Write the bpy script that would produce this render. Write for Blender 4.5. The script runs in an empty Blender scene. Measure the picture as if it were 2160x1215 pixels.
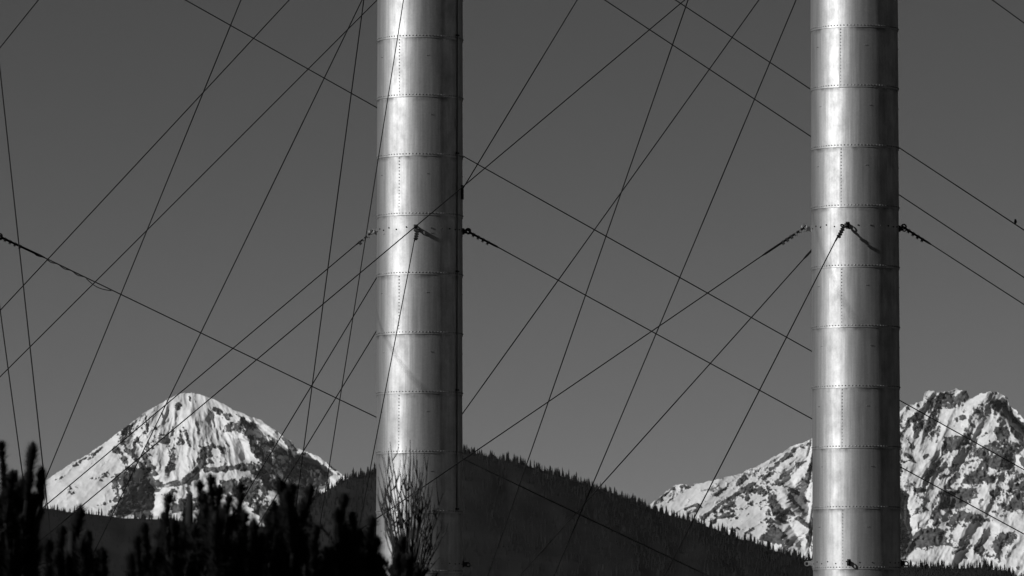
import bpy, bmesh, math, random
import numpy as np
from mathutils import Vector, Matrix

random.seed(7)
RNG = np.random.default_rng(11)
scene = bpy.context.scene
COL = scene.collection

# ------------------------------------------------------------------ camera
HFOV = math.radians(11.0)
PITCH = math.radians(4.0)
FPX = 1080.0 / math.tan(HFOV / 2)          # focal length in photo pixels (2160 wide)
CAM = Vector((0, 0, 1.7))
cam_d = bpy.data.cameras.new('camera')
cam = bpy.data.objects.new('camera', cam_d)
COL.objects.link(cam)
cam.location = CAM
cam.rotation_euler = (math.pi / 2 + PITCH, 0, 0)
cam_d.sensor_width = 36.0
cam_d.lens = 18.0 / math.tan(HFOV / 2)
cam_d.clip_start = 1.0
cam_d.clip_end = 200000.0
cam_d.dof.use_dof = True
cam_d.dof.focus_distance = 140.0
cam_d.dof.aperture_fstop = 8.0
scene.camera = cam

# ------------------------------------------------------------------ light (black-and-white picture: red-filter sky, neutral sun)
SUN_SIDE = math.radians(59.0)              # sun stands this far left of "behind the camera"
SUN_EL = math.radians(22.0)
sun_vec = Vector((-math.sin(SUN_SIDE) * math.cos(SUN_EL), -math.cos(SUN_SIDE) * math.cos(SUN_EL), math.sin(SUN_EL)))
sd = bpy.data.lights.new('sun', 'SUN')
sd.energy = 5.0
sd.angle = math.radians(0.7)
sd.color = (1, 1, 1)
so = bpy.data.objects.new('sun', sd)
COL.objects.link(so)
so.rotation_euler = sun_vec.to_track_quat('Z', 'Y').to_euler()

world = bpy.data.worlds.new('World')
scene.world = world
world.use_nodes = True
wn = world.node_tree
wn.nodes.clear()
sky = wn.nodes.new('ShaderNodeTexSky')
sky.sky_type = 'NISHITA'
sky.sun_disc = False
sky.sun_elevation = SUN_EL
sky.sun_rotation = math.atan2(sun_vec.x, sun_vec.y)
sky.altitude = 1100
sky.air_density = 0.32
sky.dust_density = 0.05
sky.ozone_density = 1.0
sep = wn.nodes.new('ShaderNodeSeparateColor')
comb = wn.nodes.new('ShaderNodeCombineColor')
bg = wn.nodes.new('ShaderNodeBackground')
bg.inputs['Strength'].default_value = 0.05
wo = wn.nodes.new('ShaderNodeOutputWorld')
wn.links.new(sky.outputs[0], sep.inputs[0])
for i in range(3):
    wn.links.new(sep.outputs[0], comb.inputs[i])
wn.links.new(comb.outputs[0], bg.inputs['Color'])
wn.links.new(bg.outputs[0], wo.inputs['Surface'])

scene.view_settings.view_transform = 'Standard'
scene.view_settings.look = 'None'
scene.view_settings.gamma = 1.0
scene.view_settings.exposure = 0.0
scene.view_settings.use_curve_mapping = False
scene.cycles.max_bounces = 6

# ------------------------------------------------------------------ helpers
CP, SP = math.cos(PITCH), math.sin(PITCH)


def at(px, py, Y):
    """point at distance Y (world y) that lies in the direction of photo pixel px, py"""
    a = (px - 1080.0) / FPX
    b = -(py - 607.5) / FPX
    dy = CP - b * SP
    k = Y / dy
    return Vector((a * k, Y, CAM.z + (SP + b * CP) * k))


def at_np(px, py, Y):
    a = (px - 1080.0) / FPX
    b = -(py - 607.5) / FPX
    k = Y / (CP - b * SP)
    return np.stack([a * k, Y + 0 * k, CAM.z + (SP + b * CP) * k], -1)


def link(name, mesh, mat=None, parent=None, smooth=False):
    o = bpy.data.objects.new(name, mesh)
    COL.objects.link(o)
    if mat is not None and not mesh.materials:
        mesh.materials.append(mat)
    if parent is not None:
        o.parent = parent
    if smooth:
        mesh.polygons.foreach_set('use_smooth', [True] * len(mesh.polygons))
    return o


def tag(o, label=None, cat=None, group=None, kind=None):
    if label: o['label'] = label
    if cat: o['category'] = cat
    if group: o['group'] = group
    if kind: o['kind'] = kind
    return o


def empty(name, loc=(0, 0, 0)):
    o = bpy.data.objects.new(name, None)
    o.empty_display_size = 0.2
    COL.objects.link(o)
    o.location = loc
    return o


class MB:
    def __init__(self):
        self.v, self.f = [], []

    def add(self, v, f):
        n = len(self.v)
        self.v += [tuple(p) for p in v]
        self.f += [tuple(i + n for i in q) for q in f]

    def tube(self, pts, r, seg=6, cap=True):
        pts = [Vector(p) for p in pts]
        rr = r if isinstance(r, (list, tuple)) else [r] * len(pts)
        rings = []
        prev = None
        n0 = len(self.v)
        for i, p in enumerate(pts):
            d = (pts[min(i + 1, len(pts) - 1)] - pts[max(i - 1, 0)]).normalized()
            if prev is None:
                u = d.orthogonal().normalized()
            else:
                u = (prev - d * prev.dot(d)).normalized()
            prev = u
            w = d.cross(u)
            for k in range(seg):
                a = 2 * math.pi * k / seg
                self.v.append(tuple(p + (u * math.cos(a) + w * math.sin(a)) * rr[i]))
        for i in range(len(pts) - 1):
            for k in range(seg):
                a = n0 + i * seg + k
                b = n0 + i * seg + (k + 1) % seg
                self.f.append((a, b, b + seg, a + seg))
        if cap:
            self.f.append(tuple(n0 + k for k in range(seg))[::-1])
            self.f.append(tuple(n0 + (len(pts) - 1) * seg + k for k in range(seg)))

    def box(self, c, ax, ay, az):
        c, ax, ay, az = Vector(c), Vector(ax), Vector(ay), Vector(az)
        v = [c + sx * ax + sy * ay + sz * az for sz in (-1, 1) for sy in (-1, 1) for sx in (-1, 1)]
        self.add(v, [(0, 2, 3, 1), (4, 5, 7, 6), (0, 1, 5, 4), (2, 6, 7, 3), (0, 4, 6, 2), (1, 3, 7, 5)])

    def torus(self, c, n, R, r, seg=14, sub=6):
        n = Vector(n).normalized()
        u = n.orthogonal().normalized()
        w = n.cross(u)
        n0 = len(self.v)
        for i in range(seg):
            a = 2 * math.pi * i / seg
            d = u * math.cos(a) + w * math.sin(a)
            for j in range(sub):
                b = 2 * math.pi * j / sub
                self.v.append(tuple(Vector(c) + d * (R + r * math.cos(b)) + n * r * math.sin(b)))
        for i in range(seg):
            for j in range(sub):
                self.f.append((n0 + i * sub + j, n0 + ((i + 1) % seg) * sub + j,
                               n0 + ((i + 1) % seg) * sub + (j + 1) % sub, n0 + i * sub + (j + 1) % sub))

    def mesh(self, name):
        m = bpy.data.meshes.new(name)
        m.from_pydata(self.v, [], self.f)
        m.update()
        return m

    def build(self, name, mat, parent=None, smooth=False):
        return link(name, self.mesh(name), mat, parent, smooth)


# numpy noise ----------------------------------------------------------------
def vnoise(x, y, seed):
    xi = np.floor(x).astype(np.int64)
    yi = np.floor(y).astype(np.int64)
    fx, fy = x - xi, y - yi

    def h(i, j):
        n = (i * 374761393 + j * 668265263 + seed * 1442695041) & 0xFFFFFFFF
        n = ((n ^ (n >> 13)) * 1274126177) & 0xFFFFFFFF
        n = ((n ^ (n >> 16)) * 2246822519) & 0xFFFFFFFF
        return ((n ^ (n >> 15)) & 0xFFFF) / 65535.0
    sx = fx * fx * fx * (fx * (fx * 6 - 15) + 10)
    sy = fy * fy * fy * (fy * (fy * 6 - 15) + 10)
    a = h(xi, yi) * (1 - sx) + h(xi + 1, yi) * sx
    b = h(xi, yi + 1) * (1 - sx) + h(xi + 1, yi + 1) * sx
    return a * (1 - sy) + b * sy


def fbm(x, y, seed, octv=4, gain=0.5):
    s, amp, tot = 0, 1.0, 0
    for o in range(octv):
        s = s + amp * vnoise(x * 2 ** o + 17.3 * o, y * 2 ** o + 9.1 * o, seed + o)
        tot += amp
        amp *= gain
    return s / tot


def ridged(x, y, seed, octv=4):
    s, amp, tot = 0, 1.0, 0
    for o in range(octv):
        s = s + amp * (1 - np.abs(2 * vnoise(x * 2 ** o + 5.3 * o, y * 2 ** o + 3.1 * o, seed + o) - 1))
        tot += amp
        amp *= 0.5
    return s / tot


def sstep(a, b, x):
    t = np.clip((x - a) / (b - a), 0, 1)
    return t * t * (3 - 2 * t)


def in_poly(px, py, poly):
    res = np.zeros(px.shape, bool)
    n = len(poly)
    for i in range(n):
        x1, y1 = poly[i]
        x2, y2 = poly[(i + 1) % n]
        if y1 == y2:
            continue
        c = ((y1 > py) != (y2 > py)) & (px < (x2 - x1) * (py - y1) / (y2 - y1) + x1)
        res ^= c
    return res


def seg_dist(px, py, x1, y1, x2, y2):
    dx, dy = x2 - x1, y2 - y1
    L = dx * dx + dy * dy + 1e-9
    t = np.clip(((px - x1) * dx + (py - y1) * dy) / L, 0, 1)
    return np.hypot(px - x1 - t * dx, py - y1 - t * dy)


# ------------------------------------------------------------------ materials (all neutral: the photograph is black and white)
def g(v):
    return (v, v, v, 1)


def mat_plain(name, v, rough=0.7, metal=0.0, spec=0.3):
    m = bpy.data.materials.new(name)
    m.use_nodes = True
    b = m.node_tree.nodes['Principled BSDF']
    b.inputs['Base Color'].default_value = g(v)
    b.inputs['Roughness'].default_value = rough
    b.inputs['Metallic'].default_value = metal
    b.inputs['Specular IOR Level'].default_value = spec
    return m


def mat_noise(name, lo, hi, scale, rough=0.8, metal=0.0, spec=0.3, detail=5, bump=0.0):
    m = mat_plain(name, lo, rough, metal, spec)
    nt = m.node_tree
    b = nt.nodes['Principled BSDF']
    tc = nt.nodes.new('ShaderNodeTexCoord')
    n = nt.nodes.new('ShaderNodeTexNoise')
    n.inputs['Scale'].default_value = scale
    n.inputs['Detail'].default_value = detail
    r = nt.nodes.new('ShaderNodeValToRGB')
    r.color_ramp.elements[0].position = 0.3
    r.color_ramp.elements[1].position = 0.7
    r.color_ramp.elements[0].color = g(lo)
    r.color_ramp.elements[1].color = g(hi)
    nt.links.new(tc.outputs['Object'], n.inputs['Vector'])
    nt.links.new(n.outputs['Fac'], r.inputs[0])
    nt.links.new(r.outputs[0], b.inputs['Base Color'])
    if bump:
        bp = nt.nodes.new('ShaderNodeBump')
        bp.inputs['Strength'].default_value = bump
        nt.links.new(n.outputs['Fac'], bp.inputs['Height'])
        nt.links.new(bp.outputs[0], b.inputs['Normal'])
    return m


def mat_stack():
    m = bpy.data.materials.new('rolled_steel')
    m.use_nodes = True
    nt = m.node_tree
    N, L = nt.nodes, nt.links
    b = N['Principled BSDF']
    b.inputs['Metallic'].default_value = 0.95
    b.inputs['Sheen Weight'].default_value = 0.45
    b.inputs['Sheen Roughness'].default_value = 0.35
    b.inputs['Specular Tint'].default_value = (0.12, 0.12, 0.12, 1)
    b.inputs['Anisotropic'].default_value = 0.18
    b.inputs['Anisotropic Rotation'].default_value = 0.0
    tan = N.new('ShaderNodeTangent'); tan.direction_type = 'RADIAL'; tan.axis = 'Z'
    L.new(tan.outputs[0], b.inputs['Tangent'])
    tc = N.new('ShaderNodeTexCoord')
    oi = N.new('ShaderNodeObjectInfo')
    off = N.new('ShaderNodeVectorMath'); off.operation = 'SCALE'
    vec1 = N.new('ShaderNodeCombineXYZ')
    vec1.inputs[0].default_value = 37; vec1.inputs[1].default_value = 53; vec1.inputs[2].default_value = 71
    L.new(vec1.outputs[0], off.inputs[0]); L.new(oi.outputs['Random'], off.inputs['Scale'])
    add = N.new('ShaderNodeVectorMath'); add.operation = 'ADD'
    L.new(tc.outputs['Object'], add.inputs[0]); L.new(off.outputs[0], add.inputs[1])

    def noise(sc, scale, det, rough=0.55):
        mp = N.new('ShaderNodeMapping'); mp.inputs['Scale'].default_value = sc
        L.new(add.outputs[0], mp.inputs[0])
        n = N.new('ShaderNodeTexNoise')
        n.inputs['Scale'].default_value = scale; n.inputs['Detail'].default_value = det
        n.inputs['Roughness'].default_value = rough
        L.new(mp.outputs[0], n.inputs['Vector'])
        return n
    streak = noise((6, 6, 0.28), 1.6, 4)         # vertical rolling streaks
    blot = noise((1, 1, 0.7), 2.4, 6, 0.65)      # weathering blotches
    dent = noise((1.3, 1.3, 0.35), 1.1, 2)
    fine = noise((1, 1, 1), 22, 4)

    def ramp(src, p0, p1, c0, c1):
        r = N.new('ShaderNodeMapRange')
        r.inputs[1].default_value = p0; r.inputs[2].default_value = p1
        r.inputs[3].default_value = c0; r.inputs[4].default_value = c1
        L.new(src, r.inputs[0])
        return r
    r1 = ramp(streak.outputs[0], 0.3, 0.7, 0.80, 1.08)
    r2 = ramp(blot.outputs[0], 0.34, 0.62, 0.80, 1.04)
    r3 = ramp(fine.outputs[0], 0.3, 0.7, 0.92, 1.05)
    mu = N.new('ShaderNodeMath'); mu.operation = 'MULTIPLY'
    L.new(r1.outputs[0], mu.inputs[0]); L.new(r2.outputs[0], mu.inputs[1])
    mu2 = N.new('ShaderNodeMath'); mu2.operation = 'MULTIPLY'
    L.new(mu.outputs[0], mu2.inputs[0]); L.new(r3.outputs[0], mu2.inputs[1])
    mu3 = N.new('ShaderNodeMath'); mu3.operation = 'MULTIPLY'
    mu3.inputs[1].default_value = STEEL_F0
    L.new(mu2.outputs[0], mu3.inputs[0])
    sx_ = N.new('ShaderNodeSeparateXYZ'); L.new(tc.outputs['Object'], sx_.inputs[0])
    gz = ramp(sx_.outputs[2], 1.36, 1.52, 0.0, 1.0)
    gn = noise((1.6, 1.6, 1.6), 1.4, 5, 0.6)
    gr = ramp(gn.outputs[0], 0.45, 0.62, 0.0, 0.75)
    gm_ = N.new('ShaderNodeMath'); gm_.operation = 'MULTIPLY'
    L.new(gz.outputs[0], gm_.inputs[0]); L.new(gr.outputs[0], gm_.inputs[1])
    gi = N.new('ShaderNodeMath'); gi.operation = 'SUBTRACT'; gi.inputs[0].default_value = 1.0
    L.new(gm_.outputs[0], gi.inputs[1])
    mu4 = N.new('ShaderNodeMath'); mu4.operation = 'MULTIPLY'
    L.new(mu3.outputs[0], mu4.inputs[0]); L.new(gi.outputs[0], mu4.inputs[1])
    cc = N.new('ShaderNodeCombineColor')
    for i in range(3):
        L.new(mu4.outputs[0], cc.inputs[i])
    L.new(cc.outputs[0], b.inputs['Base Color'])
    rr = ramp(blot.outputs[0], 0.3, 0.7, STEEL_ROUGH + 0.07, STEEL_ROUGH - 0.05)
    L.new(rr.outputs[0], b.inputs['Roughness'])
    bp = N.new('ShaderNodeBump'); bp.inputs['Strength'].default_value = 0.17; bp.inputs['Distance'].default_value = 0.09
    L.new(dent.outputs[0], bp.inputs['Height'])
    bp2 = N.new('ShaderNodeBump'); bp2.inputs['Strength'].default_value = 0.30; bp2.inputs['Distance'].default_value = 0.012
    L.new(streak.outputs[0], bp2.inputs['Height']); L.new(bp.outputs[0], bp2.inputs['Normal'])
    L.new(bp2.outputs[0], b.inputs['Normal'])
    return m


STEEL_F0 = 0.345
STEEL_ROUGH = 0.515
M_STEEL = mat_stack()
M_RIVET = mat_noise('rivet_steel', 0.10, 0.30, 9, rough=0.5, metal=0.8)
M_IRON = mat_noise('dark_iron', 0.015, 0.035, 14, rough=0.7, metal=0.0, spec=0.25)
M_PIPE = mat_noise('painted_pipe', 0.05, 0.09, 10, rough=0.6)
M_GALV = mat_noise('galvanised_fitting', 0.25, 0.45, 14, rough=0.45, metal=0.9)
M_CABLE = mat_noise('weathered_cable', 0.004, 0.009, 6, rough=0.85, spec=0.1)
M_NEEDLE = mat_noise('pine_needles', 0.008, 0.018, 3, rough=0.8, spec=0.1)
M_BARK = mat_noise('pine_bark', 0.008, 0.018, 8, rough=0.9, spec=0.1)
M_TWIG = mat_noise('bare_twigs', 0.02, 0.05, 6, rough=0.9, spec=0.1)
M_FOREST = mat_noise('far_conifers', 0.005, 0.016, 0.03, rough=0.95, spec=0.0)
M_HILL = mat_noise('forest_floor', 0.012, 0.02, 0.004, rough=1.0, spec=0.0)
M_GROUND = mat_noise('dry_ground', 0.018, 0.035, 0.05, rough=1.0, spec=0.0)
M_BIRD = mat_plain('dark_feathers', 0.012, 0.8)


def mat_mountain():
    m = bpy.data.materials.new('snow_rock_and_shade')
    m.use_nodes = True
    nt = m.node_tree
    N, L = nt.nodes, nt.links
    b = N['Principled BSDF']
    b.inputs['Roughness'].default_value = 0.9
    b.inputs['Specular IOR Level'].default_value = 0.05
    at_ = N.new('ShaderNodeAttribute'); at_.attribute_name = 'rock_and_shade'  # mask of bare stone plus a few painted-in shaded flanks
    tc = N.new('ShaderNodeTexCoord')
    n = N.new('ShaderNodeTexNoise'); n.inputs['Scale'].default_value = 0.05; n.inputs['Detail'].default_value = 5
    L.new(tc.outputs['Object'], n.inputs['Vector'])
    ad = N.new('ShaderNodeMath'); ad.operation = 'MULTIPLY_ADD'; ad.inputs[1].default_value = 0.6
    L.new(n.outputs[0], ad.inputs[0]); L.new(at_.outputs['Fac'], ad.inputs[2])
    mr = N.new('ShaderNodeMapRange'); mr.interpolation_type = 'SMOOTHSTEP'
    mr.inputs[1].default_value = 0.45; mr.inputs[2].default_value = 1.1
    L.new(ad.outputs[0], mr.inputs[0])
    n2 = N.new('ShaderNodeTexNoise'); n2.inputs['Scale'].default_value = 0.02; n2.inputs['Detail'].default_value = 6
    L.new(tc.outputs['Object'], n2.inputs['Vector'])
    rk = N.new('ShaderNodeMapRange'); rk.inputs[1].default_value = 0.3; rk.inputs[2].default_value = 0.7
    rk.inputs[3].default_value = 0.02; rk.inputs[4].default_value = 0.11
    L.new(n2.outputs[0], rk.inputs[0])
    sn = N.new('ShaderNodeMapRange'); sn.inputs[1].default_value = 0.3; sn.inputs[2].default_value = 0.7
    sn.inputs[3].default_value = 0.46; sn.inputs[4].default_value = 0.56
    L.new(n2.outputs[0], sn.inputs[0])
    mx = N.new('ShaderNodeMix'); mx.data_type = 'FLOAT'
    L.new(mr.outputs[0], mx.inputs[0]); L.new(sn.outputs[0], mx.inputs[2]); L.new(rk.outputs[0], mx.inputs[3])
    cc = N.new('ShaderNodeCombineColor')
    for i in range(3):
        L.new(mx.outputs[0], cc.inputs[i])
    L.new(cc.outputs[0], b.inputs['Base Color'])
    return m


M_MOUNT = mat_mountain()

# ------------------------------------------------------------------ ground
gm = MB()
S = 40000
gm.add([(-S, -S, 0), (S, -S, 0), (S, S, 0), (-S, S, 0)], [(0, 1, 2, 3)])
tag(gm.build('ground', M_GROUND), 'flat dry ground below the stacks', kind='structure')


# ------------------------------------------------------------------ snow mountains
def mountain(name, label, sil, dist, step, polys, strokes, shades, base_density, aniso, seed, dens_fn=None,
             relief=1.0, back=1.0, relief_fn=None, smooth_fn=None, edge=4.5):
    sil = np.array(sil, float)
    xs = np.arange(sil[0, 0], sil[-1, 0] + 0.1, step)
    top = np.interp(xs, sil[:, 0], sil[:, 1])
    top = top + (fbm(xs / 9, xs * 0, seed + 50, 3) - 0.5) * edge + (vnoise(xs / 2.4, xs * 0, seed + 51) - 0.5) * 1.8
    foot = 1392.0
    vis = 1225.0
    n_vis = int((vis - top.min()) / step)
    tt = np.linspace(0, 1, n_vis)
    py = top[None, :] + tt[:, None] * (vis - top[None, :])
    extra = np.linspace(vis, foot, 10)[1:]
    py = np.concatenate([py, np.repeat(extra[:, None], len(xs), 1)], 0)
    px = np.repeat(xs[None, :], py.shape[0], 0)
    mpp = dist / FPX
    # bare stone share, with some shaded flanks painted in as stone
    wx = px + (fbm(px / 9, py / 9, seed + 1, 4, 0.6) - 0.5) * 16
    wy = py + (fbm(px / 9, py / 9, seed + 4, 4, 0.6) - 0.5) * 16
    dens = np.full(px.shape, base_density)
    if dens_fn is not None:
        dens = dens_fn(px, py, wx, wy, dens)
    for d, poly in polys:
        ins = in_poly(wx, wy, poly)
        dens = np.where(ins, d if d < 0 else np.maximum(dens, d), dens)
    dens = np.clip(dens, 0, 1)
    for s in strokes:
        *pts, w, d = s
        for i in range(0, len(pts) - 2, 2):
            dd = seg_dist(px + (wx - px) * 0.35, py + (wy - py) * 0.35, *pts[i:i + 4])
            dens = np.maximum(dens, d * sstep(w * 1.0, w * 0.35, dd))
    u, v = aniso(px, py)
    uw = u + (fbm(px / 26, py / 26, seed + 14, 3) - 0.5) * 20
    nz = 1 - (0.42 * ridged(uw / 21, v / 62, seed + 8, 4) + 0.18 * fbm(px / 30, py / 9, seed + 16, 3)
              + 0.22 * fbm(uw / 6, v / 16, seed + 10, 4, 0.6) + 0.30 * fbm(px / 4.2, py / 4.2, seed + 12, 4, 0.65))
    r = np.empty(nz.size)
    r[np.argsort(nz.ravel())] = np.linspace(0, 1, nz.size)
    r = r.reshape(nz.shape)
    rock_and_shade = np.clip((dens - r) * 4.2 + 0.5, 0, 1) * np.clip(dens * 40, 0, 1)
    # relief (metres towards / away from the camera)
    rib = ridged(uw / 21, v / 62, seed + 8, 4)
    big = ridged(u / 95 + 0.3 * fbm(u / 60, v / 60, seed + 20), v / 230, seed + 21, 3)
    mid = ridged(u / 34, v / 80, seed + 25, 4)
    fin = fbm(u / 9, v / 13, seed + 30, 4)
    rel = relief * (-(big - 0.5) * 170 - (mid - 0.5) * 30 - (rib - 0.5) * 34 - (fin - 0.5) * 8)
    if smooth_fn is not None:
        rel *= smooth_fn(px, py)
    rel += (-(fbm(px / 7, py / 7, seed + 33, 4) - 0.3) * 46) * rock_and_shade          # crags stand proud of the snow
    for k, decay, poly in shades:                                           # flanks that turn away to the right
        msk = in_poly(px + (wx - px) * 0.5, py + (wy - py) * 0.5, poly).astype(float)
        for _ in range(3):
            msk[:, 1:-1] = (msk[:, :-2] + 2 * msk[:, 1:-1] + msk[:, 2:]) / 4
            msk[1:-1] = (msk[:-2] + 2 * msk[1:-1] + msk[2:]) / 4
        acc = np.zeros(px.shape)
        a = np.zeros(px.shape[0])
        for c in range(px.shape[1]):
            a = a + msk[:, c] * k * mpp * step - (1 - msk[:, c]) * decay * a
            acc[:, c] = a
        rel += acc
    if relief_fn is not None:
        rel += relief_fn(px, py) * mpp
    Y = dist + (foot - py) * mpp * 1.25 + rel
    P = at_np(px, py, Y)
    # far side, running down behind the ridge
    rows = [P]
    t0 = P[0]
    deep = np.maximum(P[:n_vis, :, 1].max(0), t0[:, 1]) + 20
    for q in (0.003, 0.12, 0.3, 0.6, 1.0):
        b = t0.copy()
        b[:, 2] = t0[:, 2] * (1 - q)
        b[:, 1] = deep + q * t0[:, 2] * 1.6 * back
        rows.insert(0, b[None])
    rk = np.concatenate([np.full((5, len(xs)), 0.3), rock_and_shade], 0)
    V = np.concatenate(rows, 0)
    nr, nc = V.shape[:2]
    idx = np.arange(nr * nc).reshape(nr, nc)
    F = np.stack([idx[:-1, :-1], idx[1:, :-1], idx[1:, 1:], idx[:-1, 1:]], -1).reshape(-1, 4)
    me = bpy.data.meshes.new(name)
    me.vertices.add(nr * nc)
    me.vertices.foreach_set('co', V.reshape(-1).astype(np.float32))
    me.loops.add(F.size)
    me.loops.foreach_set('vertex_index', F.reshape(-1).astype(np.int32))
    me.polygons.add(len(F))
    me.polygons.foreach_set('loop_start', (np.arange(len(F)) * 4).astype(np.int32))
    me.polygons.foreach_set('loop_total', np.full(len(F), 4, np.int32))
    me.update(calc_edges=True)
    at_ = me.attributes.new('rock_and_shade', 'FLOAT', 'POINT')
    at_.data.foreach_set('value', rk.reshape(-1).astype(np.float32))
    o = link(name, me, M_MOUNT, smooth=True)
    tag(o, label, kind='structure')
    return o


SIL_L = [(-330, 1300), (-120, 1165), (20, 1090), (81, 1052), (92, 1014), (110, 1005), (147, 979), (186, 958), (228, 928), (258, 906), (285, 886),
         (307, 869), (337, 852), (354, 842), (372, 833), (390, 829), (410, 829), (428, 833), (446, 840), (474, 853), (496, 867),
         (514, 872), (523, 878), (550, 885), (563, 896), (583, 909), (595, 918), (605, 927), (613, 928), (622, 943), (637, 949),
         (649, 954), (672, 963), (696, 980), (714, 995), (740, 1015), (800, 1055), (900, 1110), (1060, 1190), (1250, 1300)]
P_L = [
    (0.36, [(433, 848), (482, 872), (490, 890), (478, 886), (455, 868), (430, 856)]),
    (0.62, [(470, 900), (505, 888), (512, 915), (490, 912), (472, 912)]),
    (0.88, [(500, 876), (520, 885), (552, 905), (574, 925), (578, 942), (607, 953), (643, 952), (686, 982), (700, 1000), (686, 1021), (640, 1040),  # stony right flank, its shade painted in along with the stone
            (563, 1026), (534, 997), (506, 991), (498, 977), (549, 975), (531, 950), (520, 924), (511, 903)]),
    (-1, [(522, 880), (551, 887), (566, 901), (560, 912), (540, 902)]),
    (-0.2, [(566, 918), (584, 914), (606, 930), (614, 942), (600, 950), (582, 938)]),
    (-0.2, [(650, 956), (672, 966), (678, 974), (660, 972)]),
    (0.86, [(263, 993), (277, 1003), (290, 1018), (310, 993), (322, 1000), (329, 1030), (327, 1067), (322, 1095), (228, 1090), (240, 1057),  # couloir face: stone and its shade painted as one dark area
            (258, 1047), (253, 1017), (238, 1003)]),
    (0.17, [(321, 900), (415, 900), (420, 980), (340, 990), (318, 950)]),
    (0.18, [(425, 935), (500, 930), (500, 985), (430, 990)]),
    (0.2, [(240, 905), (300, 880), (320, 960), (300, 980), (260, 950)]),
    (0.75, [(361, 1052), (419, 1052), (425, 1075), (361, 1078)]),
    (0.62, [(448, 1015), (500, 1012), (505, 1045), (452, 1045)]),
    (0.72, [(505, 1005), (560, 1020), (650, 1035), (660, 1100), (560, 1110), (520, 1060)]),
    (0.45, [(335, 1030), (430, 1022), (430, 1040), (345, 1046)]),
    (-0.2, [(325, 1046), (352, 1046), (352, 1095), (320, 1095)]),
    (-0.2, [(420, 1024), (450, 1000), (490, 1002), (500, 1010), (450, 1014), (445, 1050), (425, 1050)]),
    (-0.2, [(528, 1040), (545, 1030), (552, 1040), (540, 1060), (528, 1060)]),
]
S_L = [
    (374, 853, 374, 862, 5, 0.95), (243, 948, 277, 993, 9, 0.85), (263, 941, 302, 988, 5, 0.85), (287, 928, 310, 948, 10, 0.8),
    (307, 869, 312, 938, 2.2, 0.8), (300, 955, 322, 997, 9, 0.85), (238, 1010, 248, 1054, 9, 0.75),
    (431, 948, 423, 982, 404, 1004, 379, 1018, 343, 1026, 330, 1018, 9, 0.98), (350, 988, 352, 1000, 8, 0.75),
    (379, 908, 384, 934, 4, 0.8), (392, 912, 396, 930, 3, 0.6), (433, 992, 470, 988, 506, 984, 7, 0.92), (433, 945, 442, 958, 6, 0.75),
    (186, 970, 196, 962, 3, 0.7), (150, 1034, 190, 1018, 236, 992, 11, 0.42), (150, 985, 215, 945, 3, 0.35),
    (330, 845, 350, 842, 4, 0.6), (398, 836, 400, 850, 2, 0.6), (410, 836, 412, 850, 2, 0.5), (340, 870, 352, 900, 2.5, 0.5),
    (110, 1016, 130, 1006, 3, 0.5), (205, 1066, 240, 1056, 4, 0.5), (330, 1035, 360, 1030, 4, 0.5),
    (600, 925, 616, 948, 6, 0.85), (500, 1044, 540, 1046, 6, 0.7), (690, 975, 712, 1000, 3, 0.5),
]
SH_L = [
    (1.0, 0.10, [(505, 878), (540, 898), (600, 945), (690, 985), (700, 1020), (640, 1060), (560, 1030), (530, 1000), (545, 972), (528, 950), (518, 915)]),
    (1.0, 0.10, [(262, 990), (310, 990), (326, 1030), (324, 1095), (240, 1095), (256, 1040)]),
    (0.55, 0.06, [(430, 865), (448, 868), (462, 920), (458, 945), (444, 930), (436, 890)]),
    (1.1, 0.10, [(262, 900), (285, 930), (312, 985), (300, 985), (272, 945), (255, 918)]),
    (0.9, 0.08, [(494, 925), (508, 925), (518, 965), (508, 975), (498, 955)]),
    (0.7, 0.05, [(352, 880), (362, 885), (366, 920), (356, 925)]),
]


def fall_L(px, py):
    th = np.arctan2(px - 405, py - 720)
    r_ = np.hypot(px - 405, py - 720)
    return th * 230, r_


def fall_R(px, py):
    a = -0.5 - 0.4 * sstep(1680, 1620, px) + 0.5 * sstep(2100, 2160, px) * sstep(900, 860, py)
    a = -0.5 - 0.4 * sstep(1760, 1700, px)
    return px * np.cos(a) - py * np.sin(a), px * np.sin(a) + py * np.cos(a)


def rel_L(px, py):
    # the smooth left shoulder lies back from the summit face
    d = seg_dist(px, py, 395, 830, 300, 930) * 0
    left = np.clip((300 - px) / 200, 0, 1)
    return left * 30


mountain('snow_mountain', 'rounded snow covered mountain standing left of the left stack', SIL_L, 30000.0, 1.35, P_L, S_L, SH_L,
         0.012, fall_L, 3, relief=1.0, relief_fn=rel_L, edge=2.5, smooth_fn=lambda x, y: (0.45 + 0.55 * sstep(230, 300, x)) * (0.35 + 0.65 * sstep(835, 900, y)))


def c6(pts):
    return [(1860 + x / 2.793, 780 + y / 2.793) for x, y in pts]


def c8(*pts):
    out = []
    for i in range(0, len(pts) - 2, 2):
        out += [1320 + pts[i] / 3.857, 900 + pts[i + 1] / 3.857]
    return tuple(out) + tuple(pts[-2:])


def k6(*pts):
    out = []
    for i in range(0, len(pts) - 2, 2):
        out += [1860 + pts[i] / 2.793, 780 + pts[i + 1] / 2.793]
    return tuple(out) + tuple(pts[-2:])


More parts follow.
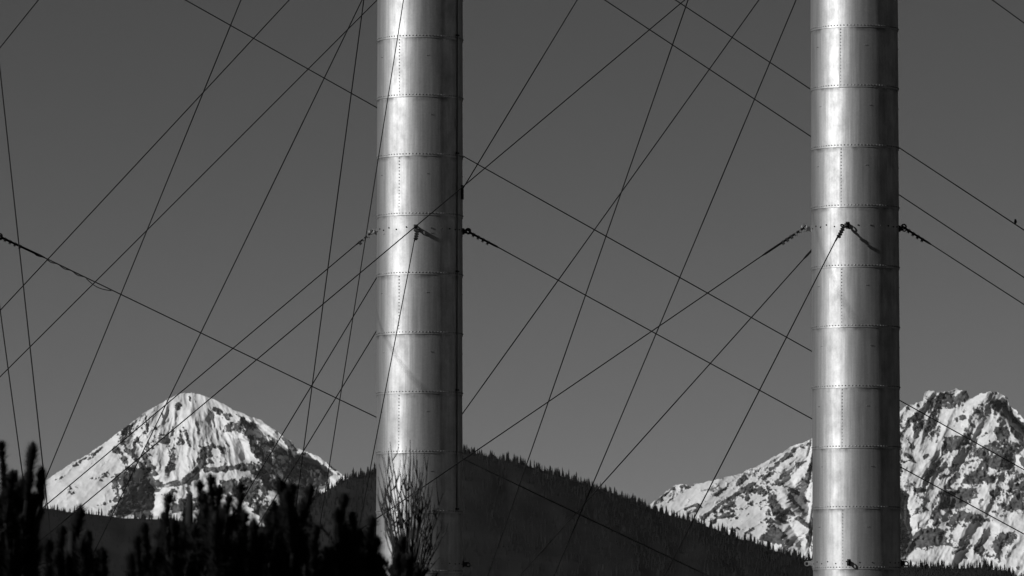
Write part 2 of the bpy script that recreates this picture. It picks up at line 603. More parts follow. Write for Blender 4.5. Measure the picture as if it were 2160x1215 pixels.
SIL_R = [(1150, 1240), (1290, 1120), (1372, 1063), (1387, 1053), (1405, 1037), (1421, 1026), (1437, 1021), (1455, 1025), (1481, 1018), (1507, 1013),
         (1540, 1004), (1566, 997), (1592, 985), (1618, 972), (1644, 957), (1670, 943), (1696, 932), (1714, 924), (1780, 900), (1850, 880),
         (1899, 869), (1914, 855), (1928, 853), (1947, 845), (1951, 826), (1960, 823), (1978, 828), (2003, 827), (2017, 820), (2039, 825),
         (2046, 841), (2060, 835), (2082, 827), (2103, 827), (2125, 838), (2129, 855), (2143, 864), (2160, 884), (2230, 940), (2330, 1010), (2500, 1110), (2750, 1260)]
P_R = [
    (0.72, c6([(250, 145), (500, 130), (520, 165), (480, 210), (420, 222), (330, 255), (290, 270), (240, 210)])),
    (0.65, c6([(530, 200), (620, 170), (650, 240), (600, 270), (530, 250)])),
    (1.0, c6([(640, 180), (740, 170), (760, 250), (838, 320), (838, 430), (770, 380), (750, 300), (700, 265), (660, 235)])),
    (-0.2, c6([(755, 285), (838, 350), (838, 390), (770, 340)])),
    (0.92, c6([(360, 395), (520, 378), (500, 430), (440, 470), (360, 490)])),
    (0.78, c6([(260, 290), (345, 300), (340, 400), (320, 440), (260, 400)])),
    (0.68, c6([(115, 270), (240, 250), (250, 350), (200, 355), (115, 345)])),
    (0.80, c6([(560, 460), (640, 430), (760, 440), (780, 560), (690, 610), (580, 520)])),
    (0.80, c6([(640, 330), (740, 330), (760, 460), (690, 440)])),
    (0.97, c6([(480, 610), (600, 600), (620, 640), (560, 680), (480, 660)])),
    (0.90, c6([(600, 630), (690, 590), (700, 640), (620, 670)])),
    (0.93, c6([(340, 720), (560, 690), (570, 760), (480, 800), (380, 840), (330, 800)])),
    (0.90, c6([(720, 800), (780, 740), (838, 720), (838, 845), (720, 835)])),
    (0.86, c6([(185, 690), (260, 700), (240, 840), (180, 850), (205, 760)])),
    (0.95, c6([(170, 960), (280, 930), (365, 940), (380, 1000), (290, 1050), (190, 1050)])),
    (0.80, c6([(380, 930), (400, 850), (470, 830), (600, 860), (600, 900), (480, 900)])),
    (0.82, c6([(520, 1080), (560, 1010), (620, 1060), (660, 1100), (540, 1110)])),
    (0.72, c6([(650, 1040), (700, 960), (780, 930), (800, 980), (720, 1060), (690, 1130)])),
    (0.32, c6([(560, 420), (838, 400), (838, 740), (620, 740), (500, 560)])),
    (0.50, c6([(590, 700), (700, 700), (700, 770), (600, 760)])),
    (0.90, c6([(105, 715), (150, 740), (130, 900), (190, 1040), (150, 1130), (105, 1130)])),  # shadow band at the lower left, painted dark like bare stone
    (-0.2, c6([(130, 370), (250, 370), (260, 420), (300, 480), (240, 640), (160, 640)])),
    (-0.2, c6([(590, 670), (640, 680), (650, 1000), (620, 1020), (590, 860)])),
    (-0.2, c6([(650, 860), (838, 850), (838, 930), (760, 920), (660, 950)])),
    (-0.2, c6([(760, 1040), (838, 960), (838, 1150), (730, 1150)])),
    (-0.2, c6([(200, 1060), (500, 1050), (640, 1110), (500, 1130), (160, 1150), (150, 1100)])),
    (0.24, [(1488, 1097), (1569, 1035), (1631, 978), (1647, 1004), (1631, 1056), (1626, 1107), (1610, 1139), (1553, 1120)]),
    (0.70, [(1622, 1090), (1640, 1110), (1662, 1135), (1655, 1150), (1600, 1140), (1615, 1120)]),
    (0.80, [(1678, 975), (1700, 968), (1714, 985), (1712, 996), (1680, 994)]),
    (0.55, [(1720, 930), (1900, 880), (1900, 1180), (1720, 1160)]),
]
S_R = [
    c8(230, 620, 400, 490, 3, 0.85), c8(450, 492, 510, 482, 3, 0.8), c8(480, 672, 590, 630, 4, 0.9), c8(725, 552, 820, 500, 3, 0.85),
    c8(905, 465, 960, 420, 7, 0.85), c8(620, 745, 760, 640, 960, 510, 1030, 460, 5.5, 0.97), c8(1180, 340, 1300, 245, 1370, 185, 7, 0.9),
    c8(1380, 170, 1490, 140, 4, 0.8), c8(1190, 590, 1235, 700, 1320, 720, 15, 0.97), c8(1250, 465, 1400, 545, 7, 0.85),
    c8(1330, 560, 1450, 700, 7, 0.9), c8(1400, 750, 1520, 825, 7, 0.9), c8(1220, 740, 1310, 780, 5, 0.95), c8(1430, 430, 1490, 450, 4, 0.7),  # first two strokes paint the shading right of the ridge as stone
    c8(1465, 600, 1490, 610, 3, 0.9), c8(1260, 860, 1310, 930, 7, 0.85), c8(1480, 900, 1500, 960, 5, 0.8), c8(980, 590, 1000, 520, 1080, 510, 5, 0.8),
    c8(1500, 780, 1520, 1000, 5, 0.7), c8(1120, 420, 1180, 380, 6, 0.8), c8(700, 770, 860, 680, 4, 0.8), c8(880, 750, 990, 650, 3, 0.6),
    k6(430, 290, 480, 280, 9, 0.92), k6(515, 300, 525, 320, 5, 0.85), k6(145, 500, 185, 530, 5, 0.85), k6(120, 540, 190, 530, 4, 0.8),
    k6(250, 510, 270, 500, 4, 0.9), k6(260, 640, 300, 600, 7, 0.85), k6(320, 570, 330, 575, 5, 0.8), k6(380, 690, 440, 620, 8, 0.85),
    k6(340, 640, 370, 620, 4, 0.8), k6(400, 585, 440, 555, 5, 0.7), k6(490, 545, 560, 530, 4, 0.7), k6(150, 400, 180, 480, 3, 0.6),
    k6(190, 260, 160, 330, 8, 0.7), k6(420, 1080, 520, 1035, 4, 0.8), k6(300, 1030, 410, 1030, 6, 0.85), k6(640, 720, 690, 740, 6, 0.7),
    k6(770, 690, 838, 670, 8, 0.9), k6(700, 1000, 760, 960, 9, 0.9), k6(450, 880, 480, 920, 7, 0.85), k6(620, 880, 600, 890, 4, 0.8),
    k6(240, 200, 150, 220, 4, 0.8), k6(300, 270, 330, 300, 5, 0.9), k6(800, 480, 838, 560, 9, 0.8), k6(560, 600, 590, 560, 6, 0.7),
    k6(320, 820, 320, 930, 9, 0.8), k6(200, 880, 230, 950, 6, 0.6), k6(580, 1000, 590, 1080, 7, 0.75),
]
SH_R = [
    (1.6, 0.10, c6([(650, 180), (745, 175), (770, 260), (860, 350), (860, 440), (770, 380), (740, 290), (680, 250)])),
    (1.2, 0.06, [(1650, 985), (1668, 1010), (1712, 1080), (1712, 1110), (1680, 1085), (1655, 1040), (1645, 1005)]),
    (1.2, 0.08, [(1632, 1080), (1650, 1085), (1690, 1140), (1690, 1160), (1660, 1140), (1640, 1110)]),
    (1.3, 0.10, c6([(105, 700), (150, 740), (150, 900), (200, 1040), (150, 1130), (100, 1130), (60, 900)])),
    (0.9, 0.08, c6([(700, 420), (770, 440), (790, 560), (720, 600), (690, 500)])),
    (1.0, 0.08, c6([(350, 730), (420, 720), (420, 830), (340, 820)])),
    (0.6, 0.05, c6([(590, 800), (640, 860), (650, 1000), (600, 1000)])),
    (0.7, 0.06, c6([(130, 380), (180, 400), (190, 520), (160, 520)])),
]


def dens_R(px, py, wx, wy, d):
    return d + 0.08 * sstep(1900, 2000, px)


mountain('snow_mountain', 'craggy snow streaked peak with twin rocky summits right of the right stack', SIL_R, 30000.0, 1.35, P_R, S_R, SH_R,
         0.03, fall_R, 40, dens_fn=dens_R, relief=1.0, smooth_fn=lambda x, y: 0.32 + 0.68 * sstep(1590, 1680, x))


# ------------------------------------------------------------------ forested hills
def conifer_template(seg, tiers, rng):
    v, f = [], []
    for t in range(tiers):
        z0 = 0.06 + 0.82 * t / tiers
        z1 = min(1.0, z0 + 1.25 / tiers + 0.08)
        r = 0.155 * (1 - 0.78 * t / tiers)
        n0 = len(v)
        for k in range(seg):
            a = 2 * math.pi * (k + 0.5 * t) / seg
            rr = r * rng.uniform(0.7, 1.25)
            v.append((rr * math.cos(a), rr * math.sin(a), z0 + rng.uniform(-0.03, 0.03)))
        v.append((0, 0, z1))
        for k in range(seg):
            f.append((n0 + k, n0 + (k + 1) % seg, n0 + seg))
    return np.array(v), np.array(f)


TPL = [conifer_template(6, 4, np.random.default_rng(s)) for s in range(5)]


def forest(name, label, pos, hts, wid):
    V, F, n0 = [], [], 0
    for i in range(len(pos)):
        tv, tf = TPL[i % len(TPL)]
        a = RNG.uniform(0, 6.28)
        c, s = math.cos(a), math.sin(a)
        w = hts[i] * wid[i]
        x = (tv[:, 0] * c - tv[:, 1] * s) * w + pos[i, 0]
        y = (tv[:, 0] * s + tv[:, 1] * c) * w + pos[i, 1]
        z = tv[:, 2] * hts[i] + pos[i, 2]
        V.append(np.stack([x, y, z], -1))
        F.append(tf + n0)
        n0 += len(tv)
    V = np.concatenate(V); F = np.concatenate(F)
    me = bpy.data.meshes.new(name)
    me.vertices.add(len(V)); me.vertices.foreach_set('co', V.reshape(-1).astype(np.float32))
    me.loops.add(F.size); me.loops.foreach_set('vertex_index', F.reshape(-1).astype(np.int32))
    me.polygons.add(len(F))
    me.polygons.foreach_set('loop_start', (np.arange(len(F)) * 3).astype(np.int32))
    me.polygons.foreach_set('loop_total', np.full(len(F), 3, np.int32))
    me.update(calc_edges=True)
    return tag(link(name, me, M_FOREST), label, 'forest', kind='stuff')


def hill(sky_line, dist, foot_dist, hlabel, flabel, n_ridge, n_face, tree_m, seed):
    sky_line = np.array(sky_line, float)
    mpp = dist / FPX
    xs = np.arange(sky_line[0, 0], sky_line[-1, 0] + 1, 12.0)

    def ridge_py(x):
        return np.interp(x, sky_line[:, 0], sky_line[:, 1]) + 0.62 * tree_m / mpp + (fbm(x / 40, x * 0, seed, 3) - 0.5) * 6

    def surf(x, s):
        """s = 0 ridge, s = 1 foot"""
        R = at_np(x, ridge_py(x), np.full_like(x, dist))
        Y = dist + (foot_dist - dist) * s
        z = R[..., 2] * (1 - s) ** 1.15
        z = z + (fbm(x / 60, s * 9, seed + 3, 3) - 0.5) * 25 * sstep(0, 0.15, s) * (1 - s)
        X = R[..., 0] * Y / dist
        return np.stack([X, Y + 0 * X, z], -1)
    ss = np.concatenate([[0], np.linspace(0.01, 1, 30)])
    rows = []
    for q in (1.0, 0.5, 0.15):
        R = surf(xs, np.zeros_like(xs))
        b = R.copy(); b[:, 2] *= (1 - q); b[:, 1] += q * (dist - foot_dist)
        rows.append(b)
    for s in ss:
        rows.append(surf(xs, np.full_like(xs, s)))
    V = np.stack(rows)
    nr, nc = V.shape[:2]
    idx = np.arange(nr * nc).reshape(nr, nc)
    F = np.stack([idx[:-1, :-1], idx[1:, :-1], idx[1:, 1:], idx[:-1, 1:]], -1).reshape(-1, 4)
    me = bpy.data.meshes.new('hill')
    me.from_pydata(V.reshape(-1, 3).tolist(), [], F.tolist())
    me.update()
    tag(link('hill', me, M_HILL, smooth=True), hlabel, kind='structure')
    x0, x1 = max(sky_line[0, 0], -200), min(sky_line[-1, 0], 2360)
    xr = RNG.uniform(x0, x1, n_ridge)
    sr = RNG.uniform(0, 0.012, n_ridge)
    xf = RNG.uniform(x0, x1, n_face)
    sf = 0.01 + 0.75 * RNG.uniform(0, 1, n_face) ** 1.3
    x = np.concatenate([xr, xf]); s = np.concatenate([sr, sf])
    P = surf(x, s)
    # only what could be seen
    k = P[:, 1] * CP + (P[:, 2] - CAM.z) * SP
    v = -P[:, 1] * SP + (P[:, 2] - CAM.z) * CP
    pyy = 607.5 - v / k * FPX
    keep = pyy < 1260
    P = P[keep]
    clump = fbm(x[keep] / 18, s[keep] * 60, seed + 7, 3)
    h = tree_m * (0.42 + 1.0 * RNG.uniform(0, 1, len(P)) ** 2.2) * (0.45 + 1.1 * clump)
    w = RNG.uniform(0.75, 1.3, len(P))
    h *= np.where(s[keep] < 0.012, 1.0, 0.72)
    P[:, 2] -= 0.3
    forest('conifer_forest', flabel, P, h, w)
    return surf, mpp


SKY_RH = [(500, 1180), (560, 1110), (620, 1065), (660, 1043), (690, 1024), (715, 1012), (735, 1000), (770, 996), (793, 984), (840, 968), (885, 955), (930, 948),
          (977, 944), (1040, 957), (1100, 968), (1160, 988), (1200, 1002), (1270, 1024), (1340, 1048), (1400, 1074), (1470, 1094), (1540, 1120),
          (1600, 1140), (1660, 1160), (1714, 1176), (1770, 1184), (1840, 1188), (1898, 1186), (1960, 1188), (2040, 1190), (2080, 1187), (2120, 1202), (2160, 1212), (2400, 1250)]
SKY_LH = [(-400, 1050), (-100, 1056), (40, 1060), (75, 1060), (95, 1066), (150, 1073), (200, 1080), (260, 1086), (320, 1088), (380, 1092), (460, 1098), (540, 1104),
          (640, 1112), (800, 1130), (1000, 1170), (1200, 1230)]
surf_r, mpp_r = hill(SKY_RH, 12000.0, 8600.0, 'dark forested hill sloping down to the right between the stacks',
                     'dark conifer forest covering the hill between the two stacks', 1500, 15000, 16.0, 5)
surf_l, mpp_l = hill(SKY_LH, 15500.0, 12500.0, 'low dark forested ridge at the foot of the rounded mountain',
                     'dark conifer forest on the low ridge below the rounded mountain', 700, 5500, 15.0, 9)

# a few ridge-top conifers that stand out singly
RT = [(745, 984, 26, 'tall pointed conifer on the ridge just left of the left stack'),
      (722, 1000, 20, 'small rounded conifer left of the tall pointed one on the ridge'),
      (790, 974, 27, 'conifer on the ridge touching the left edge of the left stack'),
      (995, 941, 20, 'tallest conifer on the ridge just right of the left stack'),
      (1098, 959, 22, 'conifer poking above the wooded ridge where a wire crosses it'),
      (1177, 984, 20, 'conifer poking above the middle of the wooded slope'),
      (86, 1053, 16, 'small conifer at the left foot of the rounded mountain'),
      (1550, 1112, 16, 'small conifer on the wooded slope below the snowy shoulder')]
for i, (tx, ty, hp, lab) in enumerate(RT):
    low = tx < 100
    D = 15400.0 if low else 11960.0
    mp = D / FPX
    base = at(tx, ty + hp, D)
    t = empty('conifer_tree', base)
    H = hp * mp
    cb = MB()
    rng = random.Random(i)
    tiers = 9
    for q in range(tiers):
        z0 = H * (0.12 + 0.80 * q / tiers)
        r = H * 0.2 * (1 - 0.9 * q / tiers)
        seg = 9
        vv = []
        for k in range(seg):
            a = 2 * math.pi * (k + rng.random() * 0.6) / seg
            rr = r * rng.uniform(0.55, 1.2)
            vv.append((rr * math.cos(a), rr * math.sin(a), z0 - rng.uniform(0, 0.06) * H))
        vv.append((0, 0, min(H, z0 + H * 0.18)))
        cb.add(vv, [(k, (k + 1) % seg, seg) for k in range(seg)])
    cb.build('crown', M_FOREST, t)
    tb = MB(); tb.tube([(0, 0, -2), (0, 0, H * 0.9)], [H * 0.02, H * 0.006], 6)
    tb.build('trunk', M_BARK, t)
    tag(t, lab, 'tree', 'conifers standing out on the ridges')

# ------------------------------------------------------------------ smokestacks
SEG = 96


def course_mesh(R, h, seam, name):
    """one rolled plate: lower edge laps over the course below, vertical lap seam at angle 'seam' (0 = towards camera)"""
    mb = MB()
    rings = [(-0.035, -0.004, 0), (-0.035, 0.014, 1), (-0.004, 0.013, 1), (h * 0.5, 0.006, 1), (h + 0.001, 0.0, 1)]
    angs = [seam + 2 * math.pi * k / SEG for k in range(SEG)] + [seam + 2 * math.pi - 0.0005]
    for z, dr, lap in rings:
        for k, a in enumerate(angs):
            d = (a - seam)
            e = 0.009 * max(0, 1 - d / 0.5) * lap
            r = R + dr + e
            mb.v.append((r * math.sin(a), -r * math.cos(a), z))
    n = len(angs)
    for i in range(len(rings) - 1):
        for k in range(n):
            k2 = (k + 1) % n
            mb.f.append((i * n + k, i * n + k2, (i + 1) * n + k2, (i + 1) * n + k))
    m = mb.mesh(name)
    m.materials.append(M_STEEL)
    m.polygons.foreach_set('use_smooth', [True] * len(m.polygons))
    m.set_sharp_from_angle(angle=math.radians(35))
    return m


def add_rivet(mb, R, a, z, r=0.019, hgt=0.018):
    n = Vector((math.sin(a), -math.cos(a), 0))
    t = Vector((math.cos(a), math.sin(a), 0))
    c = n * R + Vector((0, 0, z))
    v, f = [], []
    for k in range(6):
        b = math.pi * 2 * k / 6
        v.append(c + (t * math.cos(b) + Vector((0, 0, math.sin(b)))) * r - n * 0.006)
    for k in range(6):
        b = math.pi * 2 * k / 6
        v.append(c + (t * math.cos(b) + Vector((0, 0, math.sin(b)))) * r * 0.7 + n * hgt * 0.75)
    v.append(c + n * hgt)
    for k in range(6):
        f.append((k, (k + 1) % 6, 6 + (k + 1) % 6, 6 + k))
        f.append((6 + k, 6 + (k + 1) % 6, 12))
    mb.add(v, f)


def rivet_mesh(R, h, seam, pair, name):
    mb = MB()
    n = 82
    for k in range(n):
        add_rivet(mb, R + 0.014, 2 * math.pi * k / n, 0.022)
    m_ = 17
    for k in range(m_):
        add_rivet(mb, R + 0.011, seam + 0.035, 0.08 + (h - 0.10) * (k + 0.3) / m_)
    for q in range(5):                                   # little paired bolts in mid plate
        a = pair + q * 2 * math.pi / 5
        for s in (-1, 1):
            add_rivet(mb, R + 0.008, a + s * 0.020, h * 0.68, 0.013, 0.012)
    m = mb.mesh(name)
    m.materials.append(M_RIVET)
    return m


def lug_parts(stack, R, ang, z, mat):
    n = Vector((math.sin(ang), -math.cos(ang), 0)); t = Vector((math.cos(ang), math.sin(ang), 0)); k = Vector((0, 0, 1))
    mb = MB()
    mb.box(n * (R + 0.014) + k * z, t * 0.04, n * 0.010, k * 0.085)
    mb.box(n * (R + 0.07) + k * z, t * 0.014, n * 0.055, k * 0.055)
    for s in (-1, 1):
        mb.tube([n * (R + 0.02) + k * (z + s * 0.06), n * (R + 0.055) + k * (z + s * 0.06)], 0.022, 6)
    o = mb.build('lug', mat, stack)
    rb = MB()
    rb.torus(n * (R + 0.155) + k * (z - 0.012), t, 0.052, 0.017)
    rb.build('ring', mat, o)
    return n * (R + 0.19) + k * (z - 0.03)


STACKS = {}


def smokestack(key, cpx, D, R, seam_ys, seam_px, lug_y, lug_angles, low_y, label, H=46.0, conduit=False, pair=0.26):
    c = at(cpx, 607.5, D)
    cx = c.x
    st = empty('smokestack', (cx, D, 0))
    zs = [at(cpx, y, D - R).z for y in (seam_ys[0], seam_ys[1])]
    h = (zs[0] - zs[1]) / seam_ys[2]
    seam = math.asin((seam_px - cpx) / (R * FPX / D))
    mA = course_mesh(R, h, seam, 'plate')
    mB = course_mesh(R, h, seam + math.pi * 0.93, 'plate')
    rA = rivet_mesh(R, h, seam, pair - 0.06, 'rivets')
    rB = rivet_mesh(R, h, seam + math.pi * 0.93, pair + 0.04, 'rivets')
    z0 = zs[1]
    k0 = -int(z0 // h) - 1
    k = k0
    # seam at zs[0] is the top of an invisible-seam course: plate below photo seam y has its vertical seam in view
    while z0 + k * h < H:
        vis = (k % 2 == 1)
        o = link('plate', mA if vis else mB, None, st)
        o.location = (0, 0, z0 + k * h)
        r = link('rivets', rA if vis else rB, None, o)
        r['kind'] = 'stuff'
        k += 1
    lz = at(cpx, lug_y + 2, D - R * 0.8).z
    # bolted collar the guys hang from
    for zz in (lz, at(cpx, low_y, D).z):
        cb = MB()
        for q in range(26):
            a = 2 * math.pi * (q + 0.3 * math.sin(q * 7)) / 26
            add_rivet(cb, R + 0.008, a, zz + 0.03 * math.sin(q * 3.1), 0.022, 0.022)
        tag(cb.build('collar_bolts', M_IRON, st), kind='stuff')
    for a, gm_ in lug_angles:
        lug_parts(st, R, a, lz, M_GALV if gm_ else M_IRON)
        lug_parts(st, R, a, at(cpx, low_y, D).z, M_GALV if gm_ else M_IRON)
    z2 = at(cpx, -215, D).z
    for a, gm_ in lug_angles:
        lug_parts(st, R, a, z2, M_IRON)
    # crown ring at the top
    rb = MB(); rb.torus((0, 0, H + 0.9), (0, 0, 1), R + 0.01, 0.05, 48, 8)
    rb.build('top_rim', M_IRON, st)
    if conduit:
        a = math.radians(60)
        n = Vector((math.sin(a), -math.cos(a), 0)); t = Vector((math.cos(a), math.sin(a), 0))
        zb = at(cpx, 1079, D).z
        mb = MB(); mb.tube([n * (R + 0.024) + Vector((0, 0, zb)), n * (R + 0.024) + Vector((0, 0, H))], 0.012, 8)
        cd = mb.build('conduit', M_PIPE, st, True)
        for q in range(6):
            z = zb + 0.05 + q * h * 2
            bb = MB(); bb.box(n * (R + 0.035) + Vector((0, 0, z)), t * 0.06, n * 0.02, Vector((0, 0, 0.02)))
            bb.build('clip', M_IRON, cd)
        a = math.radians(78)
        n = Vector((math.sin(a), -math.cos(a), 0)); t = Vector((math.cos(a), math.sin(a), 0))
        z = at(cpx, 410, D).z
        bb = MB(); bb.box(n * (R + 0.02) + Vector((0, 0, z)), t * 0.06, n * 0.03, Vector((0, 0, 0.15)))
        bb.box(n * (R + 0.02) + Vector((0, 0, z + 0.18)), t * 0.035, n * 0.025, Vector((0, 0, 0.04)))
        bb.build('junction_box', M_IRON, st)
    tag(st, label, 'smokestack', 'riveted steel smokestacks')
    STACKS[key] = (cx, D, R)
    return st


LA = [(math.radians(-93), 1), (math.radians(93), 0), (math.radians(-5), 0), (math.radians(180), 0)]
smokestack('L', 885.2, 136.5, 1.098, (76, 1079, 8), 841, 480, LA, 1190, 'riveted steel smokestack left of centre, with a bare shrub at its foot', conduit=True)
LB = [(math.radians(-93), 1), (math.radians(93), 0), (math.radians(-14), 0), (math.radians(180), 0)]
smokestack('R', 1804.5, 134.5, 1.101, (54, 1070, 8), 1767, 474, LB, 1188, 'riveted steel smokestack at right in front of the craggy peak')
smokestack('T', -102, 138.0, 1.10, (60, 1070, 8), -140, 492, LA, 1190, 'riveted steel smokestack just beyond the left edge of the picture')


# ------------------------------------------------------------------ guy wires
def wire(label, a, b, tip=None, grip=0.0, clamps=0, ring=False, r=0.0148, sag=0.0012, tail=False, bright=False, thick=1.9):
    """a = upper (px, py, Y), b = lower (px, py, Y); the cable runs on from b to the ground"""
    A, B = at(*a), at(*b)
    d = (B - A)
    if d.z < -0.01:
        k = (0.0 - A.z) / d.z
        E = A + d * k
    else:
        E = B
    L = (E - A).length
    dn = (E - A).normalized()
    root = empty('guy_wire', A)
    n = 14
    pts = []
    for i in range(n + 1):
        t = i / n
        p = (E - A) * t
        p.z -= 4 * sag * L * t * (1 - t)
        pts.append(p)
    mb = MB(); mb.tube(pts, r, 6)
    mb.build('cable', M_CABLE, root, True)

    def along(s):
        t = s / L
        p = (E - A) * t
        p.z -= 4 * sag * L * t * (1 - t)
        return p
    side = dn.cross(Vector((0, 1, 0)))
    side = side.normalized() if side.length > 0.1 else Vector((0, 0, 1))
    if side.z > 0: side = -side
    if ring:
        mb = MB(); mb.torus(along(0.05), dn.cross(side), 0.06, 0.02)
        mb.build('thimble', M_GALV if bright else M_IRON, root)
    if grip:
        mb = MB()
        m_ = 10
        mb.tube([along(0.08 + (grip - 0.08) * i / m_) + side * 0.02 * (1 - i / m_) for i in range(m_ + 1)], [r * thick] * m_ + [r * 1.1], 6)
        mb.build('grip', M_CABLE, root, True)
    for c in range(clamps):
        s = 0.22 + 0.14 * c
        cb = MB()
        p = along(s)
        cb.box(p + side * 0.03, dn * 0.026, side * 0.036, dn.cross(side) * 0.034)
        for q in (-1, 1):
            cb.tube([p - side * 0.03 + dn * 0.018 * q, p + side * 0.085 + dn * 0.018 * q], 0.011, 5)
        cb.build('clamp', M_GALV if (bright and c < 2) else M_IRON, root)
    if tail:
        mb = MB()
        mb.tube([along(1.05 + 0.08 * i) + side * (0.02 + 0.02 * math.sin(i * 1.3)) for i in range(19)], r * 0.9, 5)
        mb.build('lashing', M_CABLE, root, True)
        mb = MB()
        pp = [along(2.55 + 0.08 * i) + side * (0.02 + 0.075 * math.sin(math.pi * i / 9)) for i in range(10)]
        mb.tube(pp, r * 0.8, 5)
        mb.build('loose_tail', M_CABLE, root, True)
    tag(root, label, 'guy wire', 'guy wires of the stacks')
    return A, E, L, sag


D_L, D_R, D_T = 136.5, 134.5, 138.0
# wires of the left-hand neighbour just out of frame
wire('long guy wire from the upper left sky passing behind both stacks', (-6, -224, D_T), (2040, 920, 140.6), grip=0.9, clamps=4)
wire('guy wire with thick spliced end and loose loop near the left edge', (-4, 496, D_T), (1500, 1215, 139.6),
     grip=1.35, clamps=4, ring=True, tail=True, thick=2.0)
wire('steep guy wire along the left edge running past the topmost pine tip', (-39, -215, D_T - 1.1), (110, 1160, 121))
wire('short steep guy wire nearest the bottom left corner above the pines', (-21, 496, D_T - 1.0), (49, 1010, 126))
# left stack, upper guys
wire('short guy wire cutting across the top left corner of the sky', (800, -898, D_L), (0, 97, 133))
wire('upper of two near parallel guy wires sloping down left across the left sky', (800, -205, D_L), (0, 652, 131))
wire('lower of two near parallel guy wires sloping down left across the left sky', (960, -165, 137.9), (0, 792, 135.5))
wire('steep guy wire from top left meeting the left foot of the rounded mountain', (800, -718, D_L), (95, 1010, 147))
wire('steep guy wire crossing the rounded mountain left of its summit', (867, -214, D_L + 1.28), (173, 1215, 152))
wire('nearly vertical guy wire left of the left stack, not touching the stack', (796, -215, D_L), (629, 1030, 152))
wire('nearly vertical guy wire crossing the bright face of the left stack from above', (965, -718, D_L - 0.9), (676, 1096, 118), r=0.0115)
wire('guy wire dropping steeply from the front lug of the left stack', (879, 481, D_L - 1.25), (760, 1095, 121), grip=0.85, clamps=4, ring=True, thick=1.6, r=0.012)
wire('guy wire from the left lug of the left stack over the rounded mountain', (787, 486, D_L), (70, 1086, 132.5),
     grip=0.62, clamps=3, ring=True, bright=True, thick=1.5)
wire('higher of two guy wires emerging left from behind the left stack', (858, 480, D_L + 1.28), (518, 1042, 146))
wire('guy wire from the middle sky emerging low behind the left stack', (1712, -819, D_R), (551, 1096, 139.9))
wire('long guy wire crossing the front of the left stack at its front lug', (1712, -226, D_R), (85, 1138, 129))
wire('guy wire from the right lug of the left stack down to the right', (984, 485, D_L), (2160, 1124, 138.4),
     grip=0.95, clamps=4, ring=True, thick=1.9)
W_BIRD = wire('upper of two parallel guy wires behind the right stack, carrying a tiny bird', (977, -296, D_L), (2160, 484, 137.6), sag=0.0004)
wire('lower of two parallel guy wires behind the right stack, without a bird', (977, -198, D_L), (2160, 584, 137.6), sag=0.0004)
# right stack
wire('guy wire from the right lug of the right stack running down right', (1903, 476, D_R), (2160, 641, 133.6), grip=0.9, clamps=4, ring=True, thick=1.9)
wire('short guy wire cutting across the top right corner of the sky', (1898, -142, D_R), (2160, 47, 133.8))
wire('guy wire from the left lug of the right stack down to the left', (1700, 476, D_R), (801, 1087, 130.5),
     grip=1.45, clamps=5, ring=True, bright=True, thick=2.0)
wire('thick ended guy wire emerging left from behind the right stack', (1757, 477, D_R + 1.28), (1094, 1215, 143),
     grip=1.25, clamps=4, thick=1.9)
wire('guy wire dropping steeply from the front lug of the right stack', (1779, 475, D_R - 1.25), (1400, 1215, 117.5), grip=1.0, clamps=4, ring=True, thick=1.5)
wire('guy wire from top centre right disappearing low behind the left stack', (1712, -156, D_R), (977, 868, 139.0))
wire('steep guy wire in the middle sky crossing the ridge nearest the left stack', (1700, -718, D_R), (1028, 1215, 152))
wire('steep guy wire whose top is nearest the left side of the right stack', (1769, -215, D_R + 1.28), (1170, 1210, 150))

# bird on the wire
A_, E_, L_, sag_ = W_BIRD
bx_ = at(2142, 470, 137.59).x
t_ = (bx_ - A_.x) / (E_.x - A_.x)
bp = A_.lerp(E_, t_)
bp.z += 0.0148 - 4 * sag_ * L_ * t_ * (1 - t_)
bird = empty('bird', bp)
bm = bmesh.new()
bmesh.ops.create_uvsphere(bm, u_segments=12, v_segments=9, radius=1.0)
for v in bm.verts:
    v.co = Vector((v.co.x * 0.038, v.co.y * 0.052, v.co.z * 0.048 + 0.055))
    if v.co.z > 0.08: v.co.y -= 0.012
bmesh.ops.create_uvsphere(bm, u_segments=10, v_segments=8, radius=0.028, matrix=Matrix.Translation((-0.006, -0.03, 0.098)))
me = bpy.data.meshes.new('body'); bm.to_mesh(me); bm.free()
link('body', me, M_BIRD, bird, True)
mb = MB(); mb.add([(-.012, .03, .05), (.012, .03, .05), (.014, .13, -.005), (-.014, .13, -.005), (0, .03, .04)], [(0, 1, 2, 3), (0, 3, 4), (1, 4, 2), (4, 3, 2)])
mb.build('tail', M_BIRD, bird)
mb = MB(); mb.add([(-.012, -.052, .1), (0, -.052, .106), (0, -.052, .094), (-.008, -.078, .098)], [(0, 1, 3), (1, 2, 3), (2, 0, 3)])
mb.build('beak', M_IRON, bird)
for s in (-1, 1):
    mb = MB(); mb.tube([(s * 0.012, 0, 0.02), (s * 0.012, 0, -0.004)], 0.004, 4)
    mb.build('leg', M_IRON, bird)
tag(bird, 'tiny dark bird perched on a guy wire near the right edge', 'bird')


